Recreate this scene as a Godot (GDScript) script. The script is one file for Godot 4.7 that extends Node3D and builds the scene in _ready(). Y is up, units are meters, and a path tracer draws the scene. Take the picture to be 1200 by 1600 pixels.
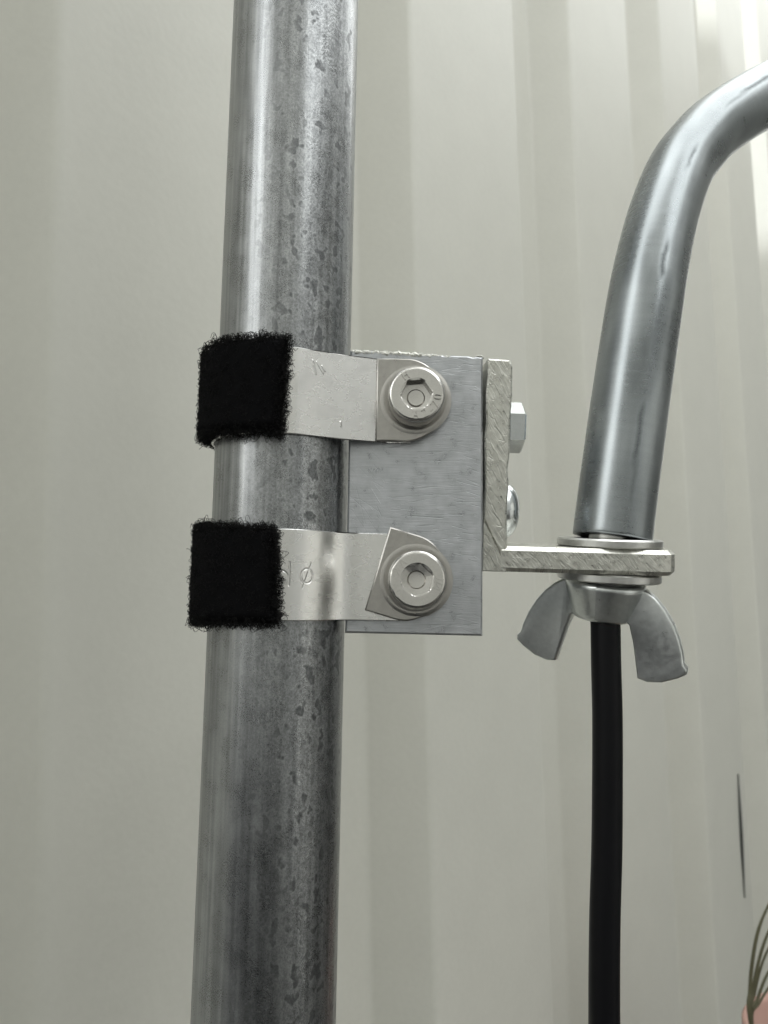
extends Node3D
# Close-up of a small clamp bracket on a galvanised pole in front of a ribbed sheet wall.
# Metres, y up; the camera is at the origin.

var rng := RandomNumberGenerator.new()
var mats := {}

# ---------------------------------------------------------------- naming
func tag(o: Node, label: String, category: String, group := "") -> void:
	o.set_meta("label", label)
	o.set_meta("category", category)
	if group != "":
		o.set_meta("group", group)

func thing(called: String, label: String, category: String, group := "", t := Transform3D()) -> Node3D:
	var o := Node3D.new()
	o.name = called
	add_child(o, true)
	o.transform = t
	tag(o, label, category, group)
	return o

func part(called: String, st: SurfaceTool, m: Material, parent: Node, t := Transform3D()) -> MeshInstance3D:
	st.generate_normals()
	var o := MeshInstance3D.new()
	o.name = called
	o.mesh = st.commit()
	o.material_override = m
	o.transform = t
	o.cast_shadow = GeometryInstance3D.SHADOW_CASTING_SETTING_ON
	parent.add_child(o, true)
	return o

# ---------------------------------------------------------------- shapes
func begin() -> SurfaceTool:
	var st := SurfaceTool.new()
	st.begin(Mesh.PRIMITIVE_TRIANGLES)
	return st

func v(st: SurfaceTool, p: Vector3, uv: Vector2, g: int) -> void:
	st.set_smooth_group(g)
	st.set_uv(uv)
	st.add_vertex(p)

# counter-clockwise seen from outside
func quad(st: SurfaceTool, a: Vector3, b: Vector3, c: Vector3, d: Vector3, ua: Vector2, ub: Vector2, uc: Vector2, ud: Vector2, g := -1) -> void:
	v(st, a, ua, g); v(st, c, uc, g); v(st, b, ub, g)
	v(st, a, ua, g); v(st, d, ud, g); v(st, c, uc, g)

func inset(poly: PackedVector2Array, by: float) -> PackedVector2Array:
	var out := PackedVector2Array()
	var n := poly.size()
	for i in n:
		var p := poly[i]
		var e0 := (p - poly[(i + n - 1) % n]).normalized()
		var e1 := (poly[(i + 1) % n] - p).normalized()
		var n0 := Vector2(-e0.y, e0.x)
		var n1 := Vector2(-e1.y, e1.x)
		var m := n0 + n1
		m = m / maxf(0.25, m.length_squared() * 0.5)
		out.append(p + m * by)
	return out

# the same outline with points every few millimetres, pushed in and out a little
func ragged(poly: PackedVector2Array, step: float, by: float, sd: int) -> PackedVector2Array:
	var r := RandomNumberGenerator.new()
	r.seed = sd
	var out := PackedVector2Array()
	for i in poly.size():
		var a := poly[i]; var b := poly[(i + 1) % poly.size()]
		var n := maxi(1, int(a.distance_to(b) / step))
		for k in n:
			out.append(a.lerp(b, float(k) / n) + Vector2(r.randfn(0, by), r.randfn(0, by)))
	return out

# poly counter-clockwise in local x-y, pushed along z from z0 to z1, edges bevelled; uv in metres / us
func extrude(st: SurfaceTool, poly: PackedVector2Array, z0: float, z1: float, bevel: float, t := Transform3D(), smooth := false, us := 0.02, side_uv := Vector4(0, 0, 0, 0)) -> void:
	var n := poly.size()
	var ins := inset(poly, bevel)
	var tri := Geometry2D.triangulate_polygon(ins)
	for i in range(0, tri.size(), 3):
		var a := ins[tri[i]]; var b := ins[tri[i + 1]]; var c := ins[tri[i + 2]]
		if (b - a).cross(c - a) < 0.0:
			var k := b; b = c; c = k
		v(st, t * Vector3(a.x, a.y, z1), a / us, 2); v(st, t * Vector3(c.x, c.y, z1), c / us, 2); v(st, t * Vector3(b.x, b.y, z1), b / us, 2)
		v(st, t * Vector3(a.x, a.y, z0), a / us, 3); v(st, t * Vector3(b.x, b.y, z0), b / us, 3); v(st, t * Vector3(c.x, c.y, z0), c / us, 3)
	var s := 0.0
	var gs := 1 if smooth else -1
	for i in n:
		var j := (i + 1) % n
		var l := poly[i].distance_to(poly[j])
		var a := poly[i]; var b := poly[j]; var ia := ins[i]; var ib := ins[j]
		var u0 := s / us; var u1 := (s + l) / us
		var v0 := z0 / us; var v1 := z1 / us
		if side_uv.x > 0.0:
			u0 = s / side_uv.x; u1 = (s + l) / side_uv.x
			v0 = (z0 + side_uv.z) / side_uv.y; v1 = (z1 + side_uv.z) / side_uv.y
		var A0 := t * Vector3(a.x, a.y, z0 + bevel); var B0 := t * Vector3(b.x, b.y, z0 + bevel)
		var A1 := t * Vector3(a.x, a.y, z1 - bevel); var B1 := t * Vector3(b.x, b.y, z1 - bevel)
		quad(st, A0, B0, B1, A1, Vector2(u0, v0), Vector2(u1, v0), Vector2(u1, v1), Vector2(u0, v1), gs)
		if bevel > 0.0:
			var gb := 4 if smooth else -1
			quad(st, A1, B1, t * Vector3(ib.x, ib.y, z1), t * Vector3(ia.x, ia.y, z1), Vector2(u0, v1), Vector2(u1, v1), Vector2(u1, v1), Vector2(u0, v1), gb)
			gb = 5 if smooth else -1
			quad(st, B0, A0, t * Vector3(ia.x, ia.y, z0), t * Vector3(ib.x, ib.y, z0), Vector2(u1, v0), Vector2(u0, v0), Vector2(u0, v0), Vector2(u1, v0), gb)
		s += l

# profile of (radius, y), turned round y, listed so that outside lies to the right going along it (upwards on the outer side)
func lathe(st: SurfaceTool, prof: Array, seg: int, t := Transform3D(), smooth := false, us := 0.02) -> void:
	var s := 0.0
	for k in range(prof.size() - 1):
		var p: Vector2 = prof[k]
		var q: Vector2 = prof[k + 1]
		var l := p.distance_to(q)
		for i in seg:
			var a0 := TAU * i / seg
			var a1 := TAU * (i + 1) / seg
			var P0 := t * Vector3(p.x * sin(a0), p.y, p.x * cos(a0)); var P1 := t * Vector3(p.x * sin(a1), p.y, p.x * cos(a1))
			var Q0 := t * Vector3(q.x * sin(a0), q.y, q.x * cos(a0)); var Q1 := t * Vector3(q.x * sin(a1), q.y, q.x * cos(a1))
			var r := maxf(p.x, q.x)
			var u0 := a0 * r / us; var u1 := a1 * r / us
			var g := 1 if smooth else k + 1
			if p.x < 1e-7:
				v(st, P0, Vector2(u0, s / us), g); v(st, Q0, Vector2(u0, (s + l) / us), g); v(st, Q1, Vector2(u1, (s + l) / us), g)
			elif q.x < 1e-7:
				v(st, P0, Vector2(u0, s / us), g); v(st, Q0, Vector2(u0, (s + l) / us), g); v(st, P1, Vector2(u1, s / us), g)
			else:
				quad(st, P0, P1, Q1, Q0, Vector2(u0, s / us), Vector2(u1, s / us), Vector2(u1, (s + l) / us), Vector2(u0, (s + l) / us), g)
		s += l

func sweep(st: SurfaceTool, pts: PackedVector3Array, radii: PackedFloat32Array, seg: int, vs := 0.02, caps := true) -> void:
	var n := pts.size()
	var up := Vector3.FORWARD
	var rings := []
	var s := 0.0
	var ss := PackedFloat32Array()
	for i in n:
		var d := (pts[mini(i + 1, n - 1)] - pts[maxi(i - 1, 0)]).normalized()
		up = (up - d * up.dot(d)).normalized()
		if up.length() < 0.5:
			up = d.cross(Vector3.RIGHT).normalized()
		var side := up.cross(d).normalized()
		var ring := PackedVector3Array()
		for k in seg + 1:
			var a := TAU * k / seg
			ring.append(pts[i] + (side * sin(a) - up * cos(a)) * radii[i])
		rings.append(ring)
		if i > 0:
			s += pts[i].distance_to(pts[i - 1])
		ss.append(s)
	for i in n - 1:
		for k in seg:
			var u0 := float(k) / seg; var u1 := float(k + 1) / seg
			var A: PackedVector3Array = rings[i]
			var B: PackedVector3Array = rings[i + 1]
			var q0 := A[k]; var q1 := A[k + 1]; var q2 := B[k + 1]; var q3 := B[k]
			if (q1 - q0).cross(q3 - q0).dot(q0 - pts[i]) >= 0.0:
				quad(st, q0, q1, q2, q3, Vector2(u0, ss[i] / vs), Vector2(u1, ss[i] / vs), Vector2(u1, ss[i + 1] / vs), Vector2(u0, ss[i + 1] / vs), 1)
			else:
				quad(st, q1, q0, q3, q2, Vector2(u1, ss[i] / vs), Vector2(u0, ss[i] / vs), Vector2(u0, ss[i + 1] / vs), Vector2(u1, ss[i + 1] / vs), 1)
	if caps:
		for e in [0, n - 1]:
			var R: PackedVector3Array = rings[e]
			var out := (pts[0] - pts[1]) if e == 0 else (pts[n - 1] - pts[n - 2])
			for k in seg:
				var a := R[k]; var b := R[k + 1]
				if (a - pts[e]).cross(b - pts[e]).dot(out) < 0.0:
					var w := a; a = b; b = w
				v(st, pts[e], Vector2.ZERO, 9); v(st, b, Vector2(1, 0), 9); v(st, a, Vector2(0, 1), 9)

func smooth_line(ctrl: PackedVector3Array, per: int) -> PackedVector3Array:
	var out := PackedVector3Array()
	var n := ctrl.size()
	for i in n - 1:
		var a := ctrl[maxi(i - 1, 0)]; var b := ctrl[i]; var c := ctrl[i + 1]; var d := ctrl[mini(i + 2, n - 1)]
		for k in per:
			out.append(b.cubic_interpolate(c, a, d, float(k) / per))
	out.append(ctrl[n - 1])
	return out

# ---------------------------------------------------------------- textures
func noise_bytes(w: int, h: int, freq: float, sd: int, oct := 4, sx := 1, sy := 1, kind := FastNoiseLite.TYPE_SIMPLEX_SMOOTH) -> PackedByteArray:
	var f := FastNoiseLite.new()
	f.noise_type = kind
	f.seed = sd
	f.frequency = freq
	f.fractal_octaves = oct
	if oct <= 1:
		f.fractal_type = FastNoiseLite.FRACTAL_NONE
	var im := f.get_seamless_image(w / sx, h / sy)
	im.convert(Image.FORMAT_L8)
	if sx > 1 or sy > 1:
		im.resize(w, h, Image.INTERPOLATE_BILINEAR)
	return im.get_data()

func tex(w: int, h: int, data: PackedByteArray, rgb := false) -> ImageTexture:
	return ImageTexture.create_from_image(Image.create_from_data(w, h, false, Image.FORMAT_RGB8 if rgb else Image.FORMAT_L8, data))

func height_tex(w: int, h: int, data: PackedFloat32Array) -> ImageTexture:
	return ImageTexture.create_from_image(Image.create_from_data(w, h, false, Image.FORMAT_RF, data.to_byte_array()))

func stroke(b: PackedFloat32Array, w: int, h: int, p: Vector2, q: Vector2, r: float, amount: float) -> void:
	var n := int(p.distance_to(q) / maxf(0.5, r * 0.5)) + 1
	for i in n + 1:
		var c := p.lerp(q, float(i) / n)
		for y in range(int(c.y - r), int(c.y + r) + 2):
			for x in range(int(c.x - r), int(c.x + r) + 2):
				if x >= 0 and y >= 0 and x < w and y < h:
					var f := clampf((r + 0.5 - Vector2(x, y).distance_to(c)) / (0.5 + 0.7 * r), 0.0, 1.0)
					if f > 0.0:
						var k := y * w + x
						b[k] = lerpf(b[k], amount, f)

func metal(called: String, albedo: Color, rough: float, metallic := 1.0) -> StandardMaterial3D:
	var m := StandardMaterial3D.new()
	m.resource_name = called
	m.albedo_color = albedo.linear_to_srgb()
	m.metallic = metallic
	m.roughness = rough
	m.texture_repeat = true
	mats[called] = m
	return m

func relief(m: StandardMaterial3D, t: Texture2D, cm: float) -> void:
	m.heightmap_enabled = true
	m.heightmap_texture = t
	m.heightmap_scale = cm

func rough_map(m: StandardMaterial3D, t: Texture2D) -> void:
	m.roughness_texture = t
	m.roughness_texture_channel = BaseMaterial3D.TEXTURE_CHANNEL_GRAYSCALE
	m.roughness = 1.0

func make_pole_material() -> void:
	var w := 1024
	var h := 2048
	var patch := noise_bytes(w, h, 0.012, 3, 4)
	var patch2 := noise_bytes(w, h, 0.024, 14, 3)
	var fine := noise_bytes(w, h, 0.13, 5, 4)
	var grit := noise_bytes(w, h, 0.3, 8, 2)
	var streak := noise_bytes(w, h, 0.05, 21, 3, 1, 32)
	var col := PackedByteArray(); col.resize(w * h * 3)
	var rg := PackedByteArray(); rg.resize(w * h)
	var ht := PackedFloat32Array(); ht.resize(w * h)
	var zone := PackedFloat32Array(); zone.resize(w)
	for x in w:
		# weathered, blotched zinc on the side turned to the front and right; the left is drawn smooth
		var d := absf(float(x) / w - 0.60)
		zone[x] = clampf(1.35 - d * 7.5, 0.05, 1.0)
	var i := 0
	for y in h:
		for x in w:
			var z := zone[x]
			var p := patch[i] / 255.0
			var p2 := patch2[i] / 255.0
			var f := fine[i] / 255.0
			var g := grit[i] / 255.0
			var s := streak[i] / 255.0
			var c := 0.86 + (p - 0.5) * 0.16 + (s - 0.5) * 0.24 + (g - 0.5) * (0.14 + 0.26 * z) + ((p2 - 0.5) * 0.30 + (f - 0.5) * 0.34) * z
			# dull oxide blotches
			var blot := clampf((p2 - 0.60) * 9.0, 0.0, 1.0) * z * clampf(0.45 + (p - 0.42) * 4.0, 0.0, 1.0)
			c *= 1.0 - 0.36 * blot
			# dark pits
			var pit := clampf((f - 0.76) * 14.0, 0.0, 1.0) * clampf(z * 1.3 - 0.6 + (p - 0.5) * 3.0, 0.0, 1.0)
			c *= 1.0 - 0.30 * pit
			c *= 1.0 - 0.45 * clampf((g - 0.74) * 12.0, 0.0, 1.0) * z
			var k := clampi(int(c * 204.0), 18, 254)
			col[i * 3] = k - 1; col[i * 3 + 1] = k; col[i * 3 + 2] = k + 1
			rg[i] = clampi(int((0.31 + 0.14 * (p - 0.5) + 0.14 * blot + 0.2 * pit + 0.15 * (g - 0.5)) * 255.0), 40, 255)
			ht[i] = (128.0 + z * ((f - 0.5) * 120.0 + (g - 0.5) * 70.0) + (s - 0.5) * 50.0 - pit * 45.0) / 255.0
			i += 1
	var m := metal("galvanised_pole", Color(0.675, 0.685, 0.69), 1.0, 0.88)
	m.albedo_texture = tex(w, h, col, true)
	rough_map(m, tex(w, h, rg))
	relief(m, height_tex(w, h, ht), 0.006)

func make_tube_material() -> void:
	var w := 512
	var h := 1024
	var patch := noise_bytes(w, h, 0.010, 31, 3, 1, 4)
	var ring := noise_bytes(w, h, 0.06, 33, 3, 16, 1)
	var grit := noise_bytes(w, h, 0.25, 35, 2)
	var edge := noise_bytes(w, h, 0.02, 37, 3)
	var col := PackedByteArray(); col.resize(w * h * 3)
	var rg := PackedByteArray(); rg.resize(w * h)
	var ht := PackedFloat32Array(); ht.resize(w * h)
	var i := 0
	for y in h:
		for x in w:
			var p := patch[i] / 255.0
			var r := ring[i] / 255.0
			var g := grit[i] / 255.0
			var e := edge[i] / 255.0
			var u := fposmod(float(x) / w + 0.5, 1.0) + (e - 0.5) * 0.014
			# a ground-off weld seam runs along the tube with a dark broken line beside it
			var dark := clampf(1.0 - absf(u - 0.505) * 60.0, 0.0, 1.0) * clampf((p - 0.46) * 5.0, 0.0, 1.0) * (0.35 + g)
			var seam := clampf(1.0 - absf(u - 0.565) * 18.0, 0.0, 1.0)
			var c := 0.84 + (p - 0.5) * 0.30 + (r - 0.5) * 0.03 + (g - 0.5) * 0.06 + seam * 0.10
			c *= 1.0 - 0.34 * dark
			var k := clampi(int(c * 196.0), 20, 250)
			col[i * 3] = k - 4; col[i * 3 + 1] = k; col[i * 3 + 2] = k + 2
			rg[i] = clampi(int((0.29 + 0.12 * (p - 0.5) + 0.16 * seam * g + 0.25 * dark + 0.06 * (r - 0.5)) * 255.0), 40, 255)
			ht[i] = (128.0 + (r - 0.5) * 5.0 + (g - 0.5) * (30.0 + 120.0 * seam) - dark * 8.0) / 255.0
			i += 1
	var m := metal("zinc_tube", Color(0.68, 0.695, 0.70), 1.0, 0.82)
	m.albedo_texture = tex(w, h, col, true)
	rough_map(m, tex(w, h, rg))
	relief(m, height_tex(w, h, ht), 0.004)

# filed and scratched aluminium; uv 1.0 = 40 mm
func make_plate_material() -> void:
	var w := 1024
	var h := 1024
	var grain := noise_bytes(w, h, 0.08, 51, 3, 16, 1)
	var blot := noise_bytes(w, h, 0.008, 53, 4)
	var grit := noise_bytes(w, h, 0.2, 57, 2)
	var lines := PackedFloat32Array(); lines.resize(w * h)
	lines.fill(0.0)
	rng.seed = 77
	for k in 640:
		var c := Vector2(rng.randf() * w, rng.randf() * h)
		var right := clampf((c.x / w - 0.35) * 3.0, 0.0, 1.0)
		var a := deg_to_rad(lerpf(rng.randfn(2.0, 5.0), rng.randfn(-48.0, 14.0), right if rng.randf() < 0.85 else 0.0))
		var l := pow(rng.randf(), 2.0) * 230.0 + 12.0
		var q := c + Vector2(cos(a), sin(a)) * l
		stroke(lines, w, h, c, q, rng.randf_range(0.5, 1.7), rng.randf_range(-0.9, 0.6))
	var rg := PackedByteArray(); rg.resize(w * h)
	var ht := PackedFloat32Array(); ht.resize(w * h)
	var col := PackedByteArray(); col.resize(w * h * 3)
	for i in w * h:
		var g := grain[i] / 255.0
		var b := blot[i] / 255.0
		var t := grit[i] / 255.0
		var ln := lines[i]
		var c := 0.92 + (b - 0.5) * 0.12 + (t - 0.5) * 0.05 + (g - 0.5) * 0.10 + ln * 0.10
		var k := clampi(int(c * 214.0), 0, 250)
		col[i * 3] = k - 2; col[i * 3 + 1] = k; col[i * 3 + 2] = k + 3
		rg[i] = clampi(int((0.34 + (b - 0.5) * 0.16 + (t - 0.5) * 0.1) * 255.0), 30, 255)
		ht[i] = (128.0 + (g - 0.5) * 30.0 + (t - 0.5) * 16.0 + ln * 90.0) / 255.0
	var m := metal("filed_aluminium", Color(0.80, 0.805, 0.81), 1.0, 0.7)
	m.albedo_texture = tex(w, h, col, true)
	rough_map(m, tex(w, h, rg))
	relief(m, height_tex(w, h, ht), 0.010)

# saw-cut aluminium end faces; uv 1.0 = 20 mm
func make_cut_material() -> void:
	var w := 512
	var h := 512
	var b := noise_bytes(w, h, 0.014, 63, 3)
	var g := noise_bytes(w, h, 0.2, 65, 2)
	var saw := PackedFloat32Array(); saw.resize(w * h)
	rng.seed = 303
	for k in 520:
		var p := Vector2(rng.randf_range(-60.0, w), rng.randf_range(0.0, h + 60.0))
		var an := deg_to_rad(rng.randfn(-58.0, 5.0))
		var l := rng.randf_range(20.0, 150.0)
		var am := rng.randf_range(-1.0, 0.9)
		var bow := rng.randf_range(-0.12, 0.12)
		var m := p + Vector2(cos(an + bow), sin(an + bow)) * l * 0.5
		var r := rng.randf_range(0.8, 2.2) if k > 160 else rng.randf_range(4.0, 11.0)
		stroke(saw, w, h, p, m, r, am)
		stroke(saw, w, h, m, m + Vector2(cos(an - bow), sin(an - bow)) * l * 0.5, r, am)
	for k in 40:
		var p := Vector2(rng.randf_range(0.0, w), rng.randf_range(0.0, h))
		var an := rng.randf() * TAU
		stroke(saw, w, h, p, p + Vector2(cos(an), sin(an)) * rng.randf_range(10.0, 60.0), rng.randf_range(1.0, 2.2), rng.randf_range(-1.4, -0.4))
	var ht := PackedFloat32Array(); ht.resize(w * h)
	var rg := PackedByteArray(); rg.resize(w * h)
	var col := PackedByteArray(); col.resize(w * h * 3)
	for i in w * h:
		var q := b[i] / 255.0
		var t := g[i] / 255.0
		ht[i] = saw[i] * 0.5 + t * 0.12
		rg[i] = clampi(int((0.33 + (q - 0.5) * 0.22 + (t - 0.5) * 0.1) * 255.0), 30, 255)
		var k := clampi(int((0.92 + saw[i] * 0.08 + (q - 0.5) * 0.16) * 226.0), 0, 250)
		col[i * 3] = k; col[i * 3 + 1] = k; col[i * 3 + 2] = k - 6
	var m := metal("sawn_aluminium", Color(0.92, 0.915, 0.90), 1.0, 0.8)
	m.albedo_texture = tex(w, h, col, true)
	rough_map(m, tex(w, h, rg))
	relief(m, height_tex(w, h, ht), 0.012)

# stainless band; u runs along the band (100 mm), v across it (20 mm)
func make_band_material(called: String, sd: int, stamped: bool) -> void:
	var w := 2048
	var h := 410
	var a := noise_bytes(w, h, 0.02, sd, 3, 4, 1)
	var g := noise_bytes(w, h, 0.25, sd + 1, 2, 2, 1)
	var b := noise_bytes(w, h, 0.006, sd + 2, 3)
	var cut := PackedFloat32Array(); cut.resize(w * h)
	cut.fill(0.0)
	rng.seed = sd
	for k in 60:
		var c := Vector2(rng.randf() * w, rng.randf() * h)
		var an := rng.randfn(0.0, 0.35)
		stroke(cut, w, h, c, c + Vector2(cos(an), sin(an)) * rng.randf_range(15.0, 90.0), 0.9, rng.randf_range(-0.07, 0.05))
	var s0 := band_s(0.0)
	if stamped:
		# the stamped figures: a curve, a bar and a crossed circle
		var px := 2048.0 / 0.1
		var o := Vector2(band_s(29.5) * px, h * 0.5 + 4.0)
		var r := 33.0
		for k in 28:
			var t0 := TAU * k / 28.0; var t1 := TAU * (k + 1) / 28.0
			stroke(cut, w, h, o + Vector2(cos(t0) * 0.86, sin(t0)) * r, o + Vector2(cos(t1) * 0.86, sin(t1)) * r, 4.2, -1.0)
		stroke(cut, w, h, o + Vector2(-20, 56), o + Vector2(20, -58), 3.8, -1.0)
		var br := Vector2(band_s(16.0) * px, h * 0.5 + 0.0)
		stroke(cut, w, h, br + Vector2(0, -56), br + Vector2(0, 48), 4.4, -1.0)
		for k in 14:
			var t0 := lerpf(-1.9, 1.4, k / 14.0); var t1 := lerpf(-1.9, 1.4, (k + 1) / 14.0)
			var c := Vector2(band_s(13.0) * px - 22.0, h * 0.5 + 14.0)
			stroke(cut, w, h, c + Vector2(cos(t0), sin(t0)) * 34.0, c + Vector2(cos(t1), sin(t1)) * 34.0, 4.4, -1.0)
	else:
		# a few bright nicks near the upper edge and one lower down
		for k in [[24.0, 60.0, 40.0, 104.0], [40.0, 44.0, 74.0, 96.0], [66.0, 60.0, 82.0, 84.0], [20.0, 40.0, 30.0, 66.0]]:
			var o := Vector2(band_s(33.0) / 0.1 * 2048.0 - 40.0, 8.0)
			stroke(cut, w, h, o + Vector2(k[0], k[1]), o + Vector2(k[2], k[3]), 3.6, 0.9)
		stroke(cut, w, h, Vector2(1560, 330), Vector2(1564, 352), 4.0, 0.9)
	var ht := PackedFloat32Array(); ht.resize(w * h)
	var rg := PackedByteArray(); rg.resize(w * h)
	for i in w * h:
		var q := b[i] / 255.0
		ht[i] = (140.0 + cut[i] * 520.0) / 255.0
		rg[i] = clampi(int((0.27 + (q - 0.5) * 0.10 + (a[i] - 128) / 255.0 * 0.05 - minf(cut[i], 0.0) * 0.1) * 255.0), 30, 255)
	var m := metal(called, Color(0.70, 0.695, 0.68), 1.0, 1.0)
	rough_map(m, tex(w, h, rg))
	relief(m, height_tex(w, h, ht), 0.006)

func make_small_materials() -> void:
	var w := 512
	var g := noise_bytes(w, w, 0.12, 91, 2)
	var c := noise_bytes(w, w, 0.02, 92, 3)
	var scr := PackedFloat32Array(); scr.resize(w * w)
	rng.seed = 19
	for k in 240:
		var p := Vector2(rng.randf() * w, rng.randf() * w)
		var an := rng.randf() * TAU
		stroke(scr, w, w, p, p + Vector2(cos(an), sin(an)) * rng.randf_range(8.0, 70.0), rng.randf_range(0.6, 1.6), rng.randf_range(-1.0, 1.0))
	var ht := PackedFloat32Array(); ht.resize(w * w)
	var rg := PackedByteArray(); rg.resize(w * w)
	var cl := PackedByteArray(); cl.resize(w * w * 3)
	for i in w * w:
		ht[i] = 0.5 + scr[i] * 0.4
		rg[i] = clampi(int(140.0 + (c[i] - 128) * 0.16 + scr[i] * 18.0), 20, 255)
		var k := clampi(int(236.0 + (c[i] - 128) * 0.06 + scr[i] * 6.0), 0, 255)
		cl[i * 3] = k; cl[i * 3 + 1] = k; cl[i * 3 + 2] = k
	var th := height_tex(w, w, ht)
	var tr := tex(w, w, rg)
	var tc := tex(w, w, cl, true)
	for d in [["stainless", Color(0.70, 0.685, 0.655), 0.42, 0.0012], ["stainless_dull", Color(0.47, 0.455, 0.43), 0.58, 0.0016], ["zinc", Color(0.82, 0.85, 0.845), 0.6, 0.0], ["zinc_bright", Color(0.76, 0.79, 0.80), 0.36, 0.0], ["washer_steel", Color(0.68, 0.68, 0.66), 0.6, 0.0020]]:
		var m := metal(d[0], d[1], 1.0, 1.0)
		m.roughness_texture = tr
		m.roughness = d[2]
		m.albedo_texture = tc
		if d[3] > 0.0:
			relief(m, th, d[3])
	# painted ribbed sheet
	var wg := noise_bytes(1024, 1024, 0.06, 95, 4)
	var wc := noise_bytes(1024, 1024, 0.006, 96, 4)
	var wh := PackedFloat32Array(); wh.resize(1024 * 1024)
	var col := PackedByteArray(); col.resize(1024 * 1024 * 3)
	for i in 1024 * 1024:
		wh[i] = (128.0 + (wg[i] - 128) * 0.7) / 255.0
		var k := clampi(int(243.0 + (wc[i] - 128) * 0.016 + (wg[i] - 128) * 0.014), 0, 255)
		col[i * 3] = k; col[i * 3 + 1] = k; col[i * 3 + 2] = k - 1
	var m := metal("painted_sheet", Color(0.70, 0.695, 0.64), 0.5, 0.0)
	m.albedo_texture = tex(1024, 1024, col, true)
	relief(m, height_tex(1024, 1024, wh), 0.006)
	# others
	m = metal("black_pile", Color(0.004, 0.004, 0.0045), 0.95, 0.0)
	m.metallic_specular = 0.15
	m = metal("black_hair", Color(0.006, 0.006, 0.006), 0.9, 0.0)
	m.metallic_specular = 0.3
	m = metal("black_rubber", Color(0.006, 0.006, 0.007), 0.38, 0.0)
	m.metallic_specular = 0.25
	relief(m, th, 0.003)
	metal("dark_flat", Color(0.05, 0.055, 0.05), 0.9, 0.0)
	metal("dry_stem", Color(0.075, 0.07, 0.035), 0.7, 0.0)
	m = metal("pink_clay", Color(0.40, 0.25, 0.21), 0.8, 0.0)
	relief(m, th, 0.02)
	m = metal("soil", Color(0.06, 0.045, 0.03), 0.95, 0.0)
	m = metal("grey_ground", Color(0.055, 0.053, 0.048), 0.9, 0.0)
	metal("dark_paint", Color(0.03, 0.03, 0.032), 0.6, 0.0)
	metal("added_fence_wood", Color(0.22, 0.22, 0.21), 0.8, 0.0)
	metal("white_paint", Color(0.78, 0.77, 0.74), 0.5, 0.0)
	m = metal("added_wall_paint", Color(0.40, 0.40, 0.38), 0.8, 0.0)

# ---------------------------------------------------------------- the pole and what is clamped to it
const POLE := Vector3(-0.0249, 0.0, -0.1700)
const POLE_R := 0.0160
const BAND_R := 0.0169
const BAND_START := -205.0

func band_s(angle: float) -> float:
	return BAND_R * deg_to_rad(angle - BAND_START)

func around_pole(angle: float, r: float, y: float) -> Vector3:
	var a := deg_to_rad(angle)
	return Vector3(POLE.x + r * sin(a), y, POLE.z + r * cos(a))

func build_pole() -> void:
	var st := begin()
	var seg := 96
	var y0 := -0.72
	var y1 := 0.62
	for i in seg:
		var a0 := -180.0 + 360.0 * i / seg
		var a1 := -180.0 + 360.0 * (i + 1) / seg
		var u0 := (a0 + 180.0) / 360.0; var u1 := (a1 + 180.0) / 360.0
		quad(st, around_pole(a0, POLE_R, y0), around_pole(a1, POLE_R, y0), around_pole(a1, POLE_R, y1), around_pole(a0, POLE_R, y1), Vector2(u0, -y0 / 0.26), Vector2(u1, -y0 / 0.26), Vector2(u1, -y1 / 0.26), Vector2(u0, -y1 / 0.26), 1)
		quad(st, around_pole(a1, POLE_R, y1), around_pole(a1, 0.0145, y1), around_pole(a0, 0.0145, y1), around_pole(a0, POLE_R, y1), Vector2(u0, 0), Vector2(u1, 0), Vector2(u1, 0.1), Vector2(u0, 0.1), 2)
		quad(st, around_pole(a1, 0.0145, y0), around_pole(a0, 0.0145, y0), around_pole(a0, 0.0145, y1), around_pole(a1, 0.0145, y1), Vector2(u0, 0), Vector2(u1, 0), Vector2(u1, 1), Vector2(u0, 1), 3)
	var o := part("pole", st, mats.galvanised_pole, self)
	tag(o, "thick weathered galvanised steel pole standing upright with two black felt pads on it", "pole")

func band_poly(leave: float, bend: PackedVector2Array) -> PackedVector2Array:
	var path := PackedVector2Array()
	var a := BAND_START
	while a <= leave + 0.01:
		var r := deg_to_rad(a)
		path.append(Vector2(POLE.x + BAND_R * sin(r), -(POLE.z + BAND_R * cos(r))))
		a += (leave - BAND_START) / 72.0
	path.append_array(bend)
	var inner := PackedVector2Array()
	var n := path.size()
	for i in n:
		var d := (path[mini(i + 1, n - 1)] - path[maxi(i - 1, 0)]).normalized()
		inner.append(path[i] + Vector2(-d.y, d.x) * 0.0008)
	inner.reverse()
	path.append_array(inner)
	return path

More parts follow.
